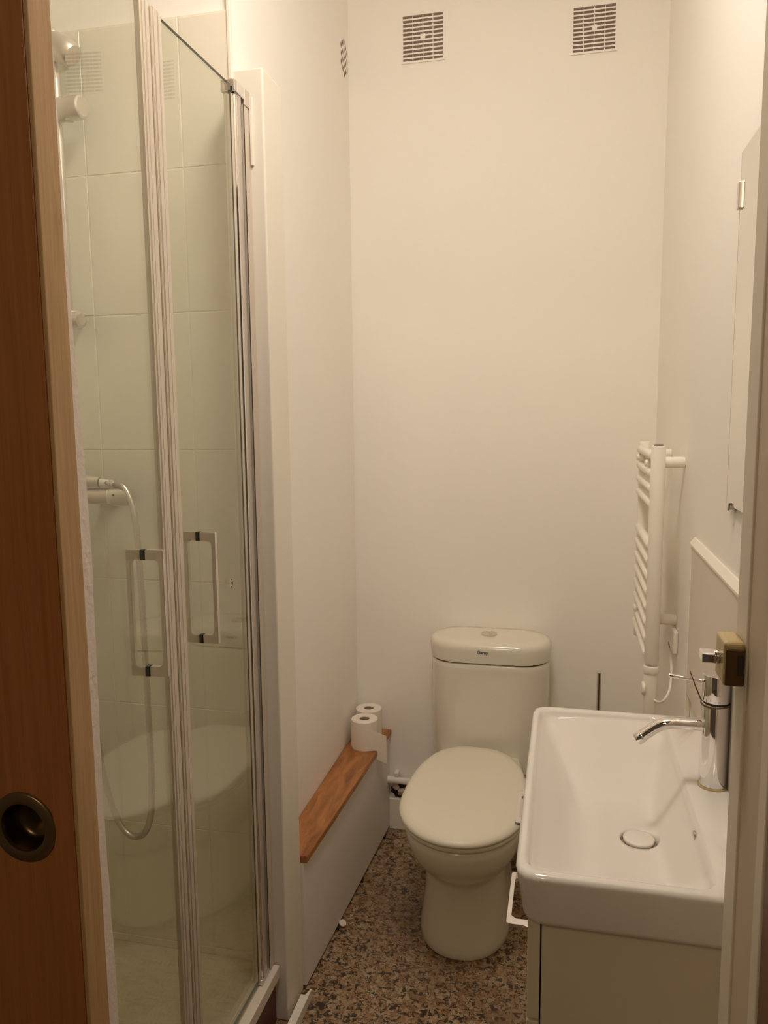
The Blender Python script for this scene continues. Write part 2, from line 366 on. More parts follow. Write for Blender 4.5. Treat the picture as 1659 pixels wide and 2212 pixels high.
# toilet rolls
def roll(name, c, tail, label):
    t = empty(name, c, label, 'toilet roll')
    R, h, ri = .0455, .098, .0175
    bm = bmesh.new(); n = 56
    prof = [(ri, .001), (ri+.001, 0), (R-.002, 0), (R, .002), (R, h-.002), (R-.002, h), (ri+.001, h), (ri, h-.001)]
    rings = [[(c[0]+r*math.cos(2*PI*k/n), c[1]+r*math.sin(2*PI*k/n), c[2]+z) for k in range(n)] for r, z in prof]
    ringfill(bm, rings, closed=True)
    obj('tissue_roll', bm, 'paper', t, smooth=True, angle=40)
    bm = bmesh.new(); prof = [(ri, .004), (ri, h-.003), (ri-.0012, h-.003), (ri-.0012, .004)]
    rings = [[(c[0]+r*math.cos(2*PI*k/n), c[1]+r*math.sin(2*PI*k/n), c[2]+z) for k in range(n)] for r, z in prof]
    ringfill(bm, rings, closed=True)
    obj('cardboard_core', bm, 'core', t, smooth=True, angle=40)
    obj('core_shadow_floor', lathe(bmesh.new(), [(ri-.001, .0), (ri-.001, .055), (0, .055)], (c[0], c[1], c[2]), 32), 'core', t)
    if tail:
        bm = bmesh.new(); th = .0006; rings = []; m_ = 40
        for k in range(m_+1):
            q = k/m_
            r_ = R+.0010+.0025*min(1, q*3)
            if q < .52:
                a = math.radians(193 + 97*q/.52); x, y = c[0]+r_*math.cos(a), c[1]+r_*math.sin(a); nx, ny = math.cos(a), math.sin(a)
            else:
                u = (q-.52)/.48; a = math.radians(290); x0, y0 = c[0]+r_*math.cos(a), c[1]+r_*math.sin(a)
                x = x0+.066*u; y = y0+.022*u+.006*math.sin(u*5)*u; nx, ny = .1, -.99
            drop = .043*q**1.1
            zt_ = c[2]+h-.001-drop; zb = c[2]+.010-drop*1.25
            if x < -.606: zb = max(zb, c[2]+.0008)
            rings.append([(x, y, zb), (x+nx*th, y+ny*th, zb), (x+nx*th-.004*max(0, q-.9)*10*0, y+ny*th, zt_), (x, y, zt_)])
        ringfill(bm, rings)
        obj('loose_sheet', bm, 'paper', t, smooth=True, angle=60)
    return t
roll('toilet_roll', (-.6605, 2.572, .371), False, 'toilet roll standing on the wood ledge nearest the corner, behind the other roll')
roll('toilet_roll', (-.6515, 2.476, .371), True, 'toilet roll with a loose hanging sheet, front one on the wood ledge')

# ------------------------------------------------------------------ ventilation grilles
def grille(cx, cz, w_, h_, label):
    t = empty('ventilation_grille', (cx, YB, cz-h_/2), label, 'vent', 'white slatted grilles high on the back wall')
    y0, y1 = YB-.0015, YB-.0045
    obj('dark_backing', bx(cx-w_/2+.001, cx+w_/2-.001, y0-.0005, YB+.0005, cz-h_/2+.001, cz+h_/2-.001), 'ventdark', t)
    n = 11; pitch = h_/(n-.42); slot = pitch*.64
    bm = bmesh.new()
    box(bm, cx-w_/2-.006, cx-w_/2, y1, y0, cz-h_/2-.006, cz+h_/2+.006); box(bm, cx+w_/2, cx+w_/2+.006, y1, y0, cz-h_/2-.006, cz+h_/2+.006)
    box(bm, cx-w_/2, cx+w_/2, y1, y0, cz+h_/2, cz+h_/2+.006); box(bm, cx-w_/2, cx+w_/2, y1, y0, cz-h_/2-.006, cz-h_/2)
    obj('frame', bm, 'paint', t)
    for k in range(n-1):
        z = cz+h_/2-pitch*k-slot
        obj('slat', bx(cx-w_/2, cx+w_/2, y1+.0003, y0, z-(pitch-slot), z), 'paint', t)
    bm = bmesh.new()
    for s in (-.25, 0, .25): box(bm, cx+s*w_-.0011, cx+s*w_+.0011, y1+.002, y0, cz-h_/2, cz+h_/2)
    obj('ribs', bm, 'paint', t)
    obj('screw_boss', bx(cx-.008, cx+.008, y1-.0004, y0, cz-.006+.002, cz+.008+.002), 'paint', t)
grille(-.4685, 2.688, .130, .136, 'square white slatted vent high on the back wall, left one near the corner')
grille(.0605, 2.655, .125, .128, 'square white slatted vent high on the back wall, right one')
t = empty('round_wall_vent', (XL, 2.572, 2.60), 'small round perforated vent high on the left wall beside the corner', 'vent')
obj('vent_disc', lathe(bmesh.new(), [(.043, 0), (.043, .0006), (.042, .0012), (0, .0012)], (XL, 2.572, 2.630), 40, 'X'), 'paint', t)
bm = bmesh.new(); RV = .042
for i in range(-2, 3):
    for j in range(-3, 4):
        y, z = 2.572+i*.0165, 2.630+j*.0245+(.0122 if i % 2 else 0)
        if (y-2.572)**2+((z-2.630)*.72)**2 < .041**2:
            prism(bm, [(y-.0058, z-.002), (y-.003, z+.0085), (y+.0058, z+.002), (y+.003, z-.0085)], XL+.0012, XL+.0018, 'X')
obj('perforations', bm, 'ventdark', t)

# ------------------------------------------------------------------ shower enclosure
tray = empty('shower_tray', (-1.08, 1.22, 0), 'cream raised shower tray with pale front edge behind the glass doors', 'shower tray')
tx0, tx1, ty0, ty1 = -1.5, -.664, .778, YS-.004
def rr(x0, x1, y0, y1, r, z): return rrect((x0+x1)/2, (y0+y1)/2, (x1-x0)/2, (y1-y0)/2, r, z)
bm = bmesh.new()
ringfill(bm, [rr(tx0, tx1-.004, ty0, ty1, .004, .118), rr(tx0, tx1, ty0, ty1, .004, .122), rr(tx0, tx1, ty0, ty1, .004, .150), rr(tx0, tx1-.003, ty0, ty1, .004, .153),
              rr(tx0+.02, tx1-.026, ty0+.02, ty1-.012, .012, .153), rr(tx0+.03, tx1-.032, ty0+.03, ty1-.016, .016, .150),
              rr(tx0+.08, tx1-.085, ty0+.06, ty1-.045, .025, .146), rr(tx0+.084, tx1-.089, ty0+.064, ty1-.049, .025, .149), rr(tx0+.090, tx1-.095, ty0+.070, ty1-.055, .03, .148), rr(tx0+.10, tx1-.105, ty0+.08, ty1-.065, .03, .138), rr(tx0+.3, tx1-.3, ty0+.3, ty1-.3, .05, .132)], cap0=False)
obj('basin', bm, 'tray', tray, smooth=True, angle=40)
obj('front_edge', bx(tx1-.022, tx1+.001, ty0, ty1, .1215, .1535, bev=.002), 'trayedge', tray)
tag(obj('plinth_panel', bx(-.690, -.676, .80, YS-.002, 0.0, .1205), 'redpanel'), 'dark red-brown panel below the shower tray edge', 'panel')

GX = -.690
def handle(parent, x, y, z1, z0, nrm):
    # bolt-through square bar handle: outer bar, inner bar and rubber gaskets
    n = Vector(nrm); tdir = Vector((0, 0, 1)).cross(n)
    h = None
    for sgn, reach, part in ((1, .036, 'outer_bar'), (-1, .030, 'inner_bar')):
        bm = bmesh.new()
        w2 = .0055
        arm = .017 if sgn > 0 else .015
        pts = [(0.004, z1), (reach, z1), (reach, z0), (0.004, z0), (0.004, z0+arm), (reach-.0143, z0+arm), (reach-.0093, z0+arm+.004), (reach-.0078, z0+arm+.010),
               (reach-.0078, z1-arm-.010), (reach-.0093, z1-arm-.004), (reach-.0143, z1-arm), (0.004, z1-arm)]
        def loc(a, z, s): return Vector((x, y, 0))+n*(a*sgn)+tdir*s+Vector((0, 0, z))
        A = [bm.verts.new(loc(a, z, -w2)) for a, z in pts]; B = [bm.verts.new(loc(a, z, w2)) for a, z in pts]; m_ = len(pts)
        fs = [bm.faces.new(A), bm.faces.new(B[::-1])]+[bm.faces.new((A[i], B[i], B[(i+1) % m_], A[(i+1) % m_])) for i in range(m_)]
        bmesh.ops.recalc_face_normals(bm, faces=fs)
        bmesh.ops.bevel(bm, geom=bm.edges[:], offset=.0010, segments=2, affect='EDGES')
        if sgn > 0: h = obj('handle', bm, 'satin', parent, smooth=True, angle=35)
        else: obj('inner_handle', bm, 'satin', parent, smooth=True, angle=35)
    bm = bmesh.new()
    for zz in (z1, z0+.017):
        p = Vector((x, y, 0)); q = []
        for a in (-.0037, .0037):
            for s in (-.0057, .0057):
                for z in (zz-.0172, zz+.0002): q.append(bm.verts.new(p+n*a+tdir*s+Vector((0, 0, z))))
        fs = [bm.faces.new([q[i] for i in k]) for k in ((0, 1, 3, 2), (4, 6, 7, 5), (0, 4, 5, 1), (2, 3, 7, 6), (0, 2, 6, 4), (1, 5, 7, 3))]
        bmesh.ops.recalc_face_normals(bm, faces=fs)
    g = obj('gasket', bm, 'black', parent)
    return h
def glassdoor(name, p_meet, p_hinge, z0, z1, label, hy, hz1, hz0, side):
    # slab between the meeting edge and the hinge edge (both XY points of the glass centre line)
    a, b = Vector((*p_meet, 0)), Vector((*p_hinge, 0)); d_ = (b-a).normalized()
    n = Vector((abs(d_.y), -d_.x*math.copysign(1, d_.y), 0)); n = n if n.x > 0 else -n
    t = empty(name, (b.x, b.y, z0), label, 'shower door', 'pair of glass shower doors')
    def slab(s0, s1, n0, n1, zz0, zz1, bev=0):
        bm = bmesh.new(); vs = [bm.verts.new(a+d_*s+n*k+Vector((0, 0, z))) for s in (s0, s1) for k in (n0, n1) for z in (zz0, zz1)]
        fs = [bm.faces.new([vs[i] for i in k]) for k in ((0, 1, 3, 2), (4, 6, 7, 5), (0, 4, 5, 1), (2, 3, 7, 6), (0, 2, 6, 4), (1, 5, 7, 3))]
        bmesh.ops.recalc_face_normals(bm, faces=fs)
        if bev: bmesh.ops.bevel(bm, geom=bm.edges[:], offset=bev, segments=2, affect='EDGES')
        return bm
    Ld = (b-a).length
    bm = slab(.006, Ld, -.003, .003, z0, z1)
    for f in bm.faces:
        if abs(f.normal.dot(n)) < .5: f.material_index = 1
    obj('glass_panel', bm, ['glass', 'greenedge'], t)
    prof = obj('edge_profile', slab(-.004, .021, -.007, .007, z0-.004, z1+.004, .0015), 'alu', t)
    obj('magnet_strip', slab(-.0095, -.0040, -.0055, .0055, z0-.002, z1+.002, .001), 'seal', t)
    obj('profile_groove', slab(.0085, .0115, .0069, .0076, z0, z1), 'satin', t)
    obj('inner_seal', slab(.0210, .0255, -.0035, .0050, z0, z1), 'seal', t)
    s = abs(hy-p_meet[1])/abs(d_.y); hp = a+d_*s
    handle(t, hp.x, hp.y, hz1, hz0, n)
    return t, a, d_, n
MY = 1.268
th = math.radians(3.8); nl = .50
sa = (GX+.0105*math.sin(th)-.002, MY-.0105)
glassdoor('shower_door', sa, (sa[0]+math.sin(th)*nl, sa[1]-math.cos(th)*nl), .165, 2.172, 'left glass shower door next to the oak door edge, shower hose behind it', 1.166, 1.278, 1.060, -1)
tr_ = math.radians(-.6); nr_ = 1.586-(MY+.0105)
rd, ra, rdir, rn = glassdoor('shower_door', (GX, MY+.0105), (GX-math.tan(tr_)*nr_, 1.586), .165, 2.172, 'right glass shower door hinged at the white post, small sticker on it', 1.376, 1.276, 1.056, 1)
# little sticker on the right door
bm = bmesh.new(); sx = GX+.0030+.0024; sy, sz = 1.506, 1.146
outl = [(-.0035, .010), (.007, .0095), (.0095, .003), (.007, -.005), (0.0, -.0115), (-.003, -.013), (-.0045, -.004)]
prism(bm, [(sy+y*1.15, sz+z) for y, z in outl], sx, sx+.0006, 'X')
stk = obj('sticker', bm, 'sticker', rd)
lp = [(sx+.0009, sy+.0028+.0048*math.cos(a), sz+.0005+.0085*math.sin(a)*(1-.25*math.cos(a))) for a in [2*PI*k/24 for k in range(25)]]
obj('sticker_print', tube(tube(bmesh.new(), lp, .0007, 6), [(sx+.0007, sy+.0028, sz-.001), (sx+.0007, sy+.0033, sz+.003)], .0012, 6), 'stickerink', stk)

# hinge and wall profile at the post
fr = empty('shower_door_frame', (GX, 1.65, .153), 'aluminium hinge post between the right glass door and the white post', 'shower frame')
def vb(name, x0, x1, y0, y1, z0, z1, m, parent, bev=.0012): return obj(name, bx(x0, x1, y0, y1, z0, z1, bev=bev), m, parent)
vb('hinge_profile', GX-.014, GX+.010, 1.609, 1.634, .158, 2.168, 'satin', fr, .003)
vb('pivot_rod', GX-.001, GX+.0125, 1.596, 1.608, .158, 2.160, 'chrome', fr, .004)
vb('seal_strip', GX-.010, GX+.0085, 1.586, 1.596, .160, 2.155, 'seal', fr, .002)
vb('wall_channel', GX-.016, GX+.013, 1.637, 1.6695, .155, 2.150, 'alu', fr, .0015)
vb('channel_shadow_line', GX+.0128, GX+.0134, 1.6355, 1.6385, .160, 2.150, 'dark', fr, 0)
vb('top_cap', GX-.018, GX+.0145, 1.590, 1.640, 2.160, 2.184, 'chrome', fr, .002)
vb('cap_end', GX-.018, GX+.0150, 1.641, 1.668, 2.150, 2.184, 'satin', fr, .0015)
vb('foot_cap', GX-.014, GX+.013, 1.588, 1.645, .1535, .168, 'satin', fr, .003)
vb('wall_channel_cover', GX+.0140, GX+.0205, 1.6640, 1.6695, 2.035, 2.175, 'panelw', fr, .001)

# ------------------------------------------------------------------ shower fittings on the tiled wall
sr = empty('shower_riser_rail', (-1.105, 1.60, 1.70), 'chrome shower riser rail with brackets on the tiled shower wall', 'shower rail')
obj('rail', cyl(bmesh.new(), (-1.105, 1.612, 1.66), (-1.105, 1.612, 2.33), .010), 'satin', sr, smooth=True, angle=40)
bm = cyl(bmesh.new(), (-1.13, 1.608, 2.1650), (-1.034, 1.600, 2.1650), .025, 36, .006)
hd = obj('sliding_holder', bm, 'satin', sr, smooth=True, angle=30)
obj('holder_knob', cyl(bmesh.new(), (-1.068, 1.602, 2.155), (-1.068, 1.602, 2.138), .010, 20, .003), 'satin', hd, smooth=True, angle=30)
obj('lower_bracket', cyl(bmesh.new(), (-1.125, 1.60, 1.716), (-1.066, 1.60, 1.716), .020, 32, .008), 'satin', sr, smooth=True, angle=30)
bm = tube(bmesh.new(), [(-1.14, 1.60, 2.316), (-1.12, 1.60, 2.308), (-1.085, 1.60, 2.292), (-1.058, 1.60, 2.276), (-1.05, 1.60, 2.270)], [.020, .024, .030, .029, .022], 32)
obj('upper_bracket', bm, 'satin', sr, smooth=True, angle=40)
for z in (1.72, 2.29): obj('wall_fixing', cyl(bmesh.new(), (-1.105, 1.612, z), (-1.105, 1.667, z), .008, 16), 'satin', sr, smooth=True, angle=40)

mx_ = empty('shower_mixer', (-1.12, 1.61, 1.31), 'chrome bar shower mixer on the tiled wall behind the left glass door', 'shower mixer')
bm = cyl(bmesh.new(), (-1.25, 1.60, 1.318), (-1.015, 1.60, 1.318), .0195, 36, .003)
obj('mixer_body', bm, 'satin', mx_, smooth=True, angle=30)
bm = cyl(bmesh.new(), (-1.0145, 1.60, 1.318), (-.962, 1.60, 1.318), .0235, 36, .007)
kn = obj('temperature_knob', bm, 'satin', mx_, smooth=True, angle=30)
obj('knob_stop', cyl(bmesh.new(), (-.995, 1.577, 1.322), (-.995, 1.5755, 1.322), .0028, 12), 'dark', kn)
obj('collar', cyl(bmesh.new(), (-1.016, 1.60, 1.318), (-1.0125, 1.60, 1.318), .0212, 36), 'chrome', mx_, smooth=True, angle=30)
for x in (-1.20, -1.05): obj('wall_inlet', lathe(bmesh.new(), [(0, -.06), (.014, -.06), (.014, -.012), (.026, -.010), (.026, 0), (0, 0)], (x, 1.667, 1.318), 28, 'Y'), 'satin', mx_, smooth=True, angle=30)
obj('hose_outlet', cyl(bmesh.new(), (-1.13, 1.60, 1.30), (-1.13, 1.60, 1.268), .0095, 20), 'chrome', mx_, smooth=True, angle=30)

hs = empty('hand_shower', (-1.08, 1.59, 1.36), 'chrome hand shower and ribbed hose lying on the bar mixer in the shower', 'hand shower')
bm = tube(bmesh.new(), [(-1.25, 1.58, 1.365), (-1.14, 1.585, 1.357), (-1.06, 1.588, 1.352), (-1.035, 1.589, 1.350)], [.016, .0145, .0125, .0125], 24)
obj('handle', bm, 'satin', hs, smooth=True, angle=40)
obj('spray_head', lathe(bmesh.new(), [(.012, .018), (.036, .012), (.044, 0), (.044, -.008), (.040, -.012), (0, -.012)], (-1.275, 1.58, 1.368), 40), 'satin', hs, smooth=True, angle=40)
obj('connector', cyl(bmesh.new(), (-1.034, 1.589, 1.350), (-.998, 1.590, 1.3465), .0108, 24, .002), 'chrome', hs, smooth=True, angle=30)
hp = smooth_path([(-1.0, 1.590, 1.3465), (-.975, 1.588, 1.339), (-.955, 1.583, 1.305), (-.942, 1.578, 1.24), (-.936, 1.575, 1.12), (-.934, 1.575, .95), (-.933, 1.575, .80), (-.934, 1.577, .66),
                  (-.943, 1.58, .56), (-.966, 1.583, .508), (-1.002, 1.586, .497), (-1.034, 1.589, .525), (-1.058, 1.592, .585), (-1.078, 1.595, .68), (-1.098, 1.598, .90), (-1.115, 1.60, 1.10), (-1.13, 1.60, 1.268)], 26)
rs = [.0070+.0009*(1 if i % 2 else -1) for i in range(len(hp))]
obj('ribbed_hose', tube(bmesh.new(), hp, rs, 12), 'satin', hs, smooth=True)

# ------------------------------------------------------------------ toilet
TCX = -.2590
toi = empty('toilet', (TCX, 2.25, 0), 'white close-coupled toilet with closed lid against the back wall', 'toilet')
def egg(z, yf, yb, hw, cxo=0, n=64, p=2.25, wide=.42, backw=.72, pb=3.2):
    # egg outline: front at yf, back at yb, half width hw
    pts = []; L_ = yb-yf; yc = yf+L_*wide
    for k in range(n):
        a = 2*PI*k/n; c_, s_ = math.cos(a), math.sin(a); e_ = p if s_ < 0 else pb
        x = hw*math.copysign(abs(c_)**(2/e_), c_)
        if s_ < 0: y = yc-(yc-yf)*abs(s_)**(2/e_)
        else:
            y = yc+(yb-yc)*abs(s_)**(2/e_); x *= 1-(1-backw)*((y-yc)/(yb-yc))**1.6
        pts.append((TCX+cxo+x, y, z))
    return pts
bm = bmesh.new()
S = [(0.0, 1.978, 2.60, .130, .9), (.004, 1.975, 2.60, .132, .9), (.02, 1.977, 2.60, .1305, .9), (.06, 1.985, 2.60, .125, .9), (.11, 1.990, 2.60, .119, .9), (.16, 1.991, 2.60, .1165, .9), (.20, 1.987, 2.60, .118, .9),
     (.225, 1.972, 2.60, .123, .9), (.245, 1.945, 2.60, .134, .9), (.27, 1.912, 2.60, .143, .88), (.30, 1.882, 2.60, .154, .85), (.335, 1.858, 2.60, .162, .82), (.365, 1.847, 2.60, .1665, .8), (.385, 1.845, 2.60, .167, .8), (.392, 1.852, 2.60, .160, .8), (.395, 1.858, 2.59, .158, .8)]
rings = [egg(z, yf, yb, hw, -.005 if z < .24 else -.005*(.32-z)/.08 if z < .32 else 0, p=2.1 if z > .2 else 2.2, wide=.32 if z > .2 else .3, backw=bw) for z, yf, yb, hw, bw in S]
ringfill(bm, rings)
obj('bowl', bm, 'toilet', toi, smooth=True, angle=60)
def slabring(bm, zs):
    ringfill(bm, [egg(z, yf, yb, hw, p=2.05, wide=.38, backw=.96, pb=2.75) for z, yf, yb, hw in zs]); return bm
obj('seat', slabring(bmesh.new(), [(.397, 1.842, 2.385, .1650), (.399, 1.836, 2.388, .1695), (.405, 1.833, 2.39, .1715), (.411, 1.834, 2.39, .171), (.413, 1.839, 2.388, .167)]), 'seat', toi, smooth=True, angle=60)
obj('lid', slabring(bmesh.new(), [(.4155, 1.832, 2.392, .168), (.417, 1.826, 2.394, .1725), (.423, 1.823, 2.396, .1745), (.430, 1.826, 2.396, .173), (.436, 1.837, 2.394, .167), (.4395, 1.858, 2.385, .156), (.4415, 1.92, 2.36, .127), (.442, 2.0, 2.3, .08)]), 'seat', toi, smooth=True, angle=60)
for s in (-1, 1): obj('hinge', cyl(bmesh.new(), (TCX+s*.075-.022, 2.396, .410), (TCX+s*.075+.022, 2.396, .410), .010, 20, .003), 'seat', toi, smooth=True, angle=40)
TKX = -.2310
def rt(z, hx, y0, y1, r): return rrect(TKX, (y0+y1)/2, hx, (y1-y0)/2, r, z, 14)
bm = bmesh.new()
ringfill(bm, [rt(.34, .188, 2.430, 2.626, .095), rt(.50, .1905, 2.424, 2.626, .098), rt(.60, .192, 2.422, 2.626, .100), rt(.68, .193, 2.420, 2.626, .101), rt(.6975, .193, 2.420, 2.626, .101), rt(.7005, .1905, 2.423, 2.624, .099)])
obj('cistern', bm, 'toilet', toi, smooth=True, angle=50)
obj('lid_gap', (lambda b: ringfill(b, [rt(.7000, .186, 2.426, 2.622, .082), rt(.7045, .186, 2.426, 2.622, .082)]))(bmesh.new()), 'lockdark', toi)
bm = bmesh.new()
ringfill(bm, [rt(.7040, .1915, 2.420, 2.625, .100), rt(.7055, .195, 2.416, 2.627, .103), rt(.745, .198, 2.412, 2.628, .106), rt(.757, .1965, 2.414, 2.6275, .105), rt(.766, .191, 2.420, 2.624, .100), rt(.7705, .182, 2.431, 2.616, .090), rt(.772, .15, 2.455, 2.59, .06), rt(.7725, .07, 2.5, 2.54, .015)])
obj('cistern_lid', bm, 'toilet', toi, smooth=True, angle=60)
bt = obj('flush_button', lathe(bmesh.new(), [(.026, 0), (.026, .0035), (.0245, .005), (.0225, .0052), (.022, .0042), (0, .0048)], (TKX-.004, 2.523, .7725), 40), 'satin', toi, smooth=True, angle=40)
obj('button_split', tube(bmesh.new(), smooth_path([(TKX-.006, 2.5, .7775), (TKX+.000, 2.515, .7778), (TKX-.006, 2.53, .7778), (TKX-.001, 2.545, .7775)], 5), .0008, 6), 'panelw', bt)
# lettering on the cistern lid
fc = bpy.data.curves.new('lettering', 'FONT'); fc.body = 'Gemy'; fc.size = .0145; fc.extrude = .0002; fc.offset = .00025; fc.align_x = 'LEFT'
tmp = bpy.data.objects.new('tmp', fc); C.objects.link(tmp); bpy.context.view_layer.update()
me = bpy.data.meshes.new_from_object(tmp.evaluated_get(bpy.context.evaluated_depsgraph_get())); bpy.data.objects.remove(tmp)
me.transform(Matrix.Translation((-.2630, 2.4118, .7385)) @ Matrix.Rotation(PI/2, 4, 'X')); me.materials.append(M['ink'])
lo = bpy.data.objects.new('lettering', me); C.objects.link(lo); lo.parent = toi; lo.matrix_parent_inverse = Matrix.Translation(-Vector(toi.location)); lo['label'] = 'small dark blue maker lettering'

# pipe and broken plaster behind the toilet
wp = empty('water_pipe', (-.56, 2.6, .19), 'cream painted water pipe running low across the back wall behind the toilet', 'pipe')
obj('pipe', cyl(bmesh.new(), (-.612, 2.605, .193), (-.36, 2.605, .188), .0125, 20), 'box', wp, smooth=True, angle=40)
obj('wall_clip', bx(-.578, -.562, 2.600, 2.629, .206, .222, bev=.003), 'box', wp)
hl_ = empty('wall_hole', (-.56, 2.629, .12), 'ragged hole with broken plaster in the back wall below the water pipe', 'hole')
def blob(c, r, sx, sy, sz, seed):
    bm = bmesh.new(); bmesh.ops.create_icosphere(bm, subdivisions=3, radius=r)
    for v in bm.verts:
        v.co *= 1+.4*noise.noise(v.co*70+Vector((seed, 0, 0))); v.co = Vector((v.co.x*sx+c[0], v.co.y*sy+c[1], v.co.z*sz+c[2]))
    return bm
obj('dark_hollow', blob((-.545, 2.628, .145), .034, 1.3, .12, .9, 1), 'dark', hl_, smooth=True)
obj('dark_hollow', blob((-.528, 2.628, .10), .022, .9, .12, 1.2, 4), 'dark', hl_, smooth=True)
for c, r, s in (((-.575, 2.617, .160), .012, 2), ((-.552, 2.613, .150), .013, 3), ((-.535, 2.615, .158), .009, 5), ((-.560, 2.618, .135), .007, 8), ((-.540, 2.619, .122), .008, 11)):
    obj('plaster_lump', blob(c, r, 1.2, .7, .8, s), 'rubble', hl_, smooth=True)
obj('blue_pipe_end', cyl(bmesh.new(), (-.588, 2.628, .146), (-.588, 2.612, .146), .005, 12), 'ink', hl_, smooth=True, angle=40)
struct(obj('baseboard_back', bx(-.600, .278, 2.612, 2.6295, 0, .118, bev=.003), 'post'))

# toilet brush
tb = empty('toilet_brush', (.117, 2.50, 0), 'toilet brush with square dark chrome handle behind the basin', 'toilet brush')
obj('handle', bx(.1105, .1235, 2.4935, 2.5065, .36, .675, bev=.0015), 'satin', tb)
obj('handle_groove', bx(.1155, .1185, 2.4927, 2.4934, .37, .672), 'dark', tb)
obj('holder', lathe(bmesh.new(), [(.045, 0), (.047, .003), (.047, .34), (.045, .345), (.02, .355), (0, .357)], (.117, 2.50, 0), 36), 'plastic', tb, smooth=True, angle=40)

# ------------------------------------------------------------------ radiator
rad = empty('towel_radiator', (.21, 2.09, .80), 'white ladder towel radiator on the right wall above the basin', 'radiator')
RY0, RY1, RXX = 1.935, 2.262, .212
obj('near_upright', cyl(bmesh.new(), (RXX, RY0, .892), (RXX, RY0, 1.418), .0165, 32, .003), 'radiator', rad, smooth=True, angle=35)
obj('far_upright', cyl(bmesh.new(), (RXX, RY1, .868), (RXX, RY1, 1.415), .0150, 32, .003), 'radiator', rad, smooth=True, angle=35)
obj('top_plug', lathe(bmesh.new(), [(.011, 0), (.011, .002), (.0095, .003), (0, .003)], (RXX, RY0, 1.418), 24), 'lockdark', rad, smooth=True, angle=40)
for z in (1.394, 1.351, 1.315, 1.279, 1.179, 1.141, 1.103, 1.065, 1.027, .988, .950, .912):
    obj('rung', cyl(bmesh.new(), (RXX-.010, RY0+.004, z), (RXX-.010, RY1+.004, z), .0105, 20, .003), 'radiator', rad, smooth=True, angle=35)
for y, z in ((1.985, 1.376), (2.238, 1.383), (2.035, .977)):
    b_ = obj('wall_bracket', cyl(bmesh.new(), (RXX-.004, y, z), (XR-.0005, y, z), .0135, 28, .0015), 'radiator', rad, smooth=True, angle=35)
for y, z in ((2.010, 1.372), (2.236, 1.374), (2.19, .965)):
    bm = cyl(bmesh.new(), (RXX-.0235, y, z), (RXX-.004, y, z), .0095, 20, .004)
    obj('bracket_clamp', bm, 'plastic', rad, smooth=True, angle=35)
he = obj('heating_element', cyl(bmesh.new(), (RXX, RY0, .745), (RXX, RY0, .882), .0165, 28, .002), 'plastic', rad, smooth=True, angle=35)
obj('collar', cyl(bmesh.new(), (RXX, RY0, .868), (RXX, RY0, .886), .0190, 28, .003), 'plastic', he, smooth=True, angle=35)
obj('neck', cyl(bmesh.new(), (RXX, RY0, .884), (RXX, RY0, .893), .0135, 24), 'satin', he, smooth=True, angle=35)
obj('control_knob', cyl(bmesh.new(), (RXX-.012, RY0, .828), (RXX-.0215, RY0, .828), .017, 28, .004), 'plastic', he, smooth=True, angle=35)
cb = smooth_path([(.220, 1.925, .803), (.227, 1.888, .812), (.236, 1.870, .825), (.250, 1.888, .845), (.261, 1.955, .868), (.267, 2.018, .888), (.270, 2.055, .902)], 8)
obj('power_cable', tube(bmesh.new(), cb, .0030, 10), 'plastic', rad, smooth=True)
so = empty('cable_outlet', (XR, 2.09, .86), 'small white cable outlet box on the right wall below the radiator', 'outlet')
obj('box', bx(XR-.012, XR-.0005, 1.985, 2.078, .902, .958, bev=.003), 'plastic', so)
obj('cable_entry', bx(XR-.0128, XR-.002, 2.046, 2.070, .9005, .910, bev=.001), 'lockdark', so)

# ------------------------------------------------------------------ mirror
mr = empty('wall_mirror', (XR, 1.2, 1.333), 'tall frameless mirror on the right wall beside the door jamb', 'mirror')
obj('mirror_glass', bx(XR-.008, XR-.003, 1.0, 1.435, 1.340, 1.916), 'mirror', mr)
obj('mirror_edge', bx(XR-.0082, XR-.001, 1.4345, 1.437, 1.340, 1.916), 'panel', mr)
obj('clip', bx(XR-.013, XR-.001, 1.424, 1.4385, 1.825, 1.869, bev=.002), 'satin', mr)
obj('clip', bx(XR-.013, XR-.001, 1.395, 1.412, 1.331, 1.346, bev=.003), 'chrome', mr)

# splashback
sp = empty('splashback_panel', (XR, 1.3, .88), 'pinkish splashback panel with white top edge above the basin', 'splashback')
obj('panel', bx(XR-.010, XR-.0005, .80, 1.772, .882, 1.212, bev=.001), 'panel', sp)
bm = bmesh.new(); prism(bm, [(XR-.0005, 1.226), (XR-.004, 1.226), (XR-.013, 1.214), (XR-.013, 1.210), (XR-.0005, 1.210)], .80, 1.784, 'Y')
obj('top_trim', bm, 'panelw', sp)
obj('side_trim', bx(XR-.0115, XR-.0005, 1.772, 1.784, .640, 1.212, bev=.002), 'panelw', sp)

# ------------------------------------------------------------------ vanity
BX0, BX1, BY0, BY1, BZ = -.057, XR-.0015, 1.003, 1.633, .88
cab = empty('vanity_cabinet', (.12, 1.32, 0), 'cream vanity cabinet with two drawers under the basin', 'cabinet')
obj('side_panel', bx(-.0205, XR-.003, 1.045, 1.061, .10, .800, bev=.001), 'cab', cab)
obj('side_panel', bx(-.0205, XR-.003, 1.584, 1.60, .10, .800, bev=.001), 'cab', cab)
obj('bottom_panel', bx(-.0205, XR-.003, 1.0615, 1.5835, .10, .116), 'cab', cab)
obj('back_panel', bx(XR-.012, XR-.003, 1.0615, 1.5835, .1165, .760), 'cab', cab)
d1 = obj('drawer', bx(-.040, -.0225, 1.045, 1.60, .634, .800, bev=.0015), 'cab', cab)
d2 = obj('drawer', bx(-.040, -.0225, 1.045, 1.60, .11, .630, bev=.0015), 'cab', cab)
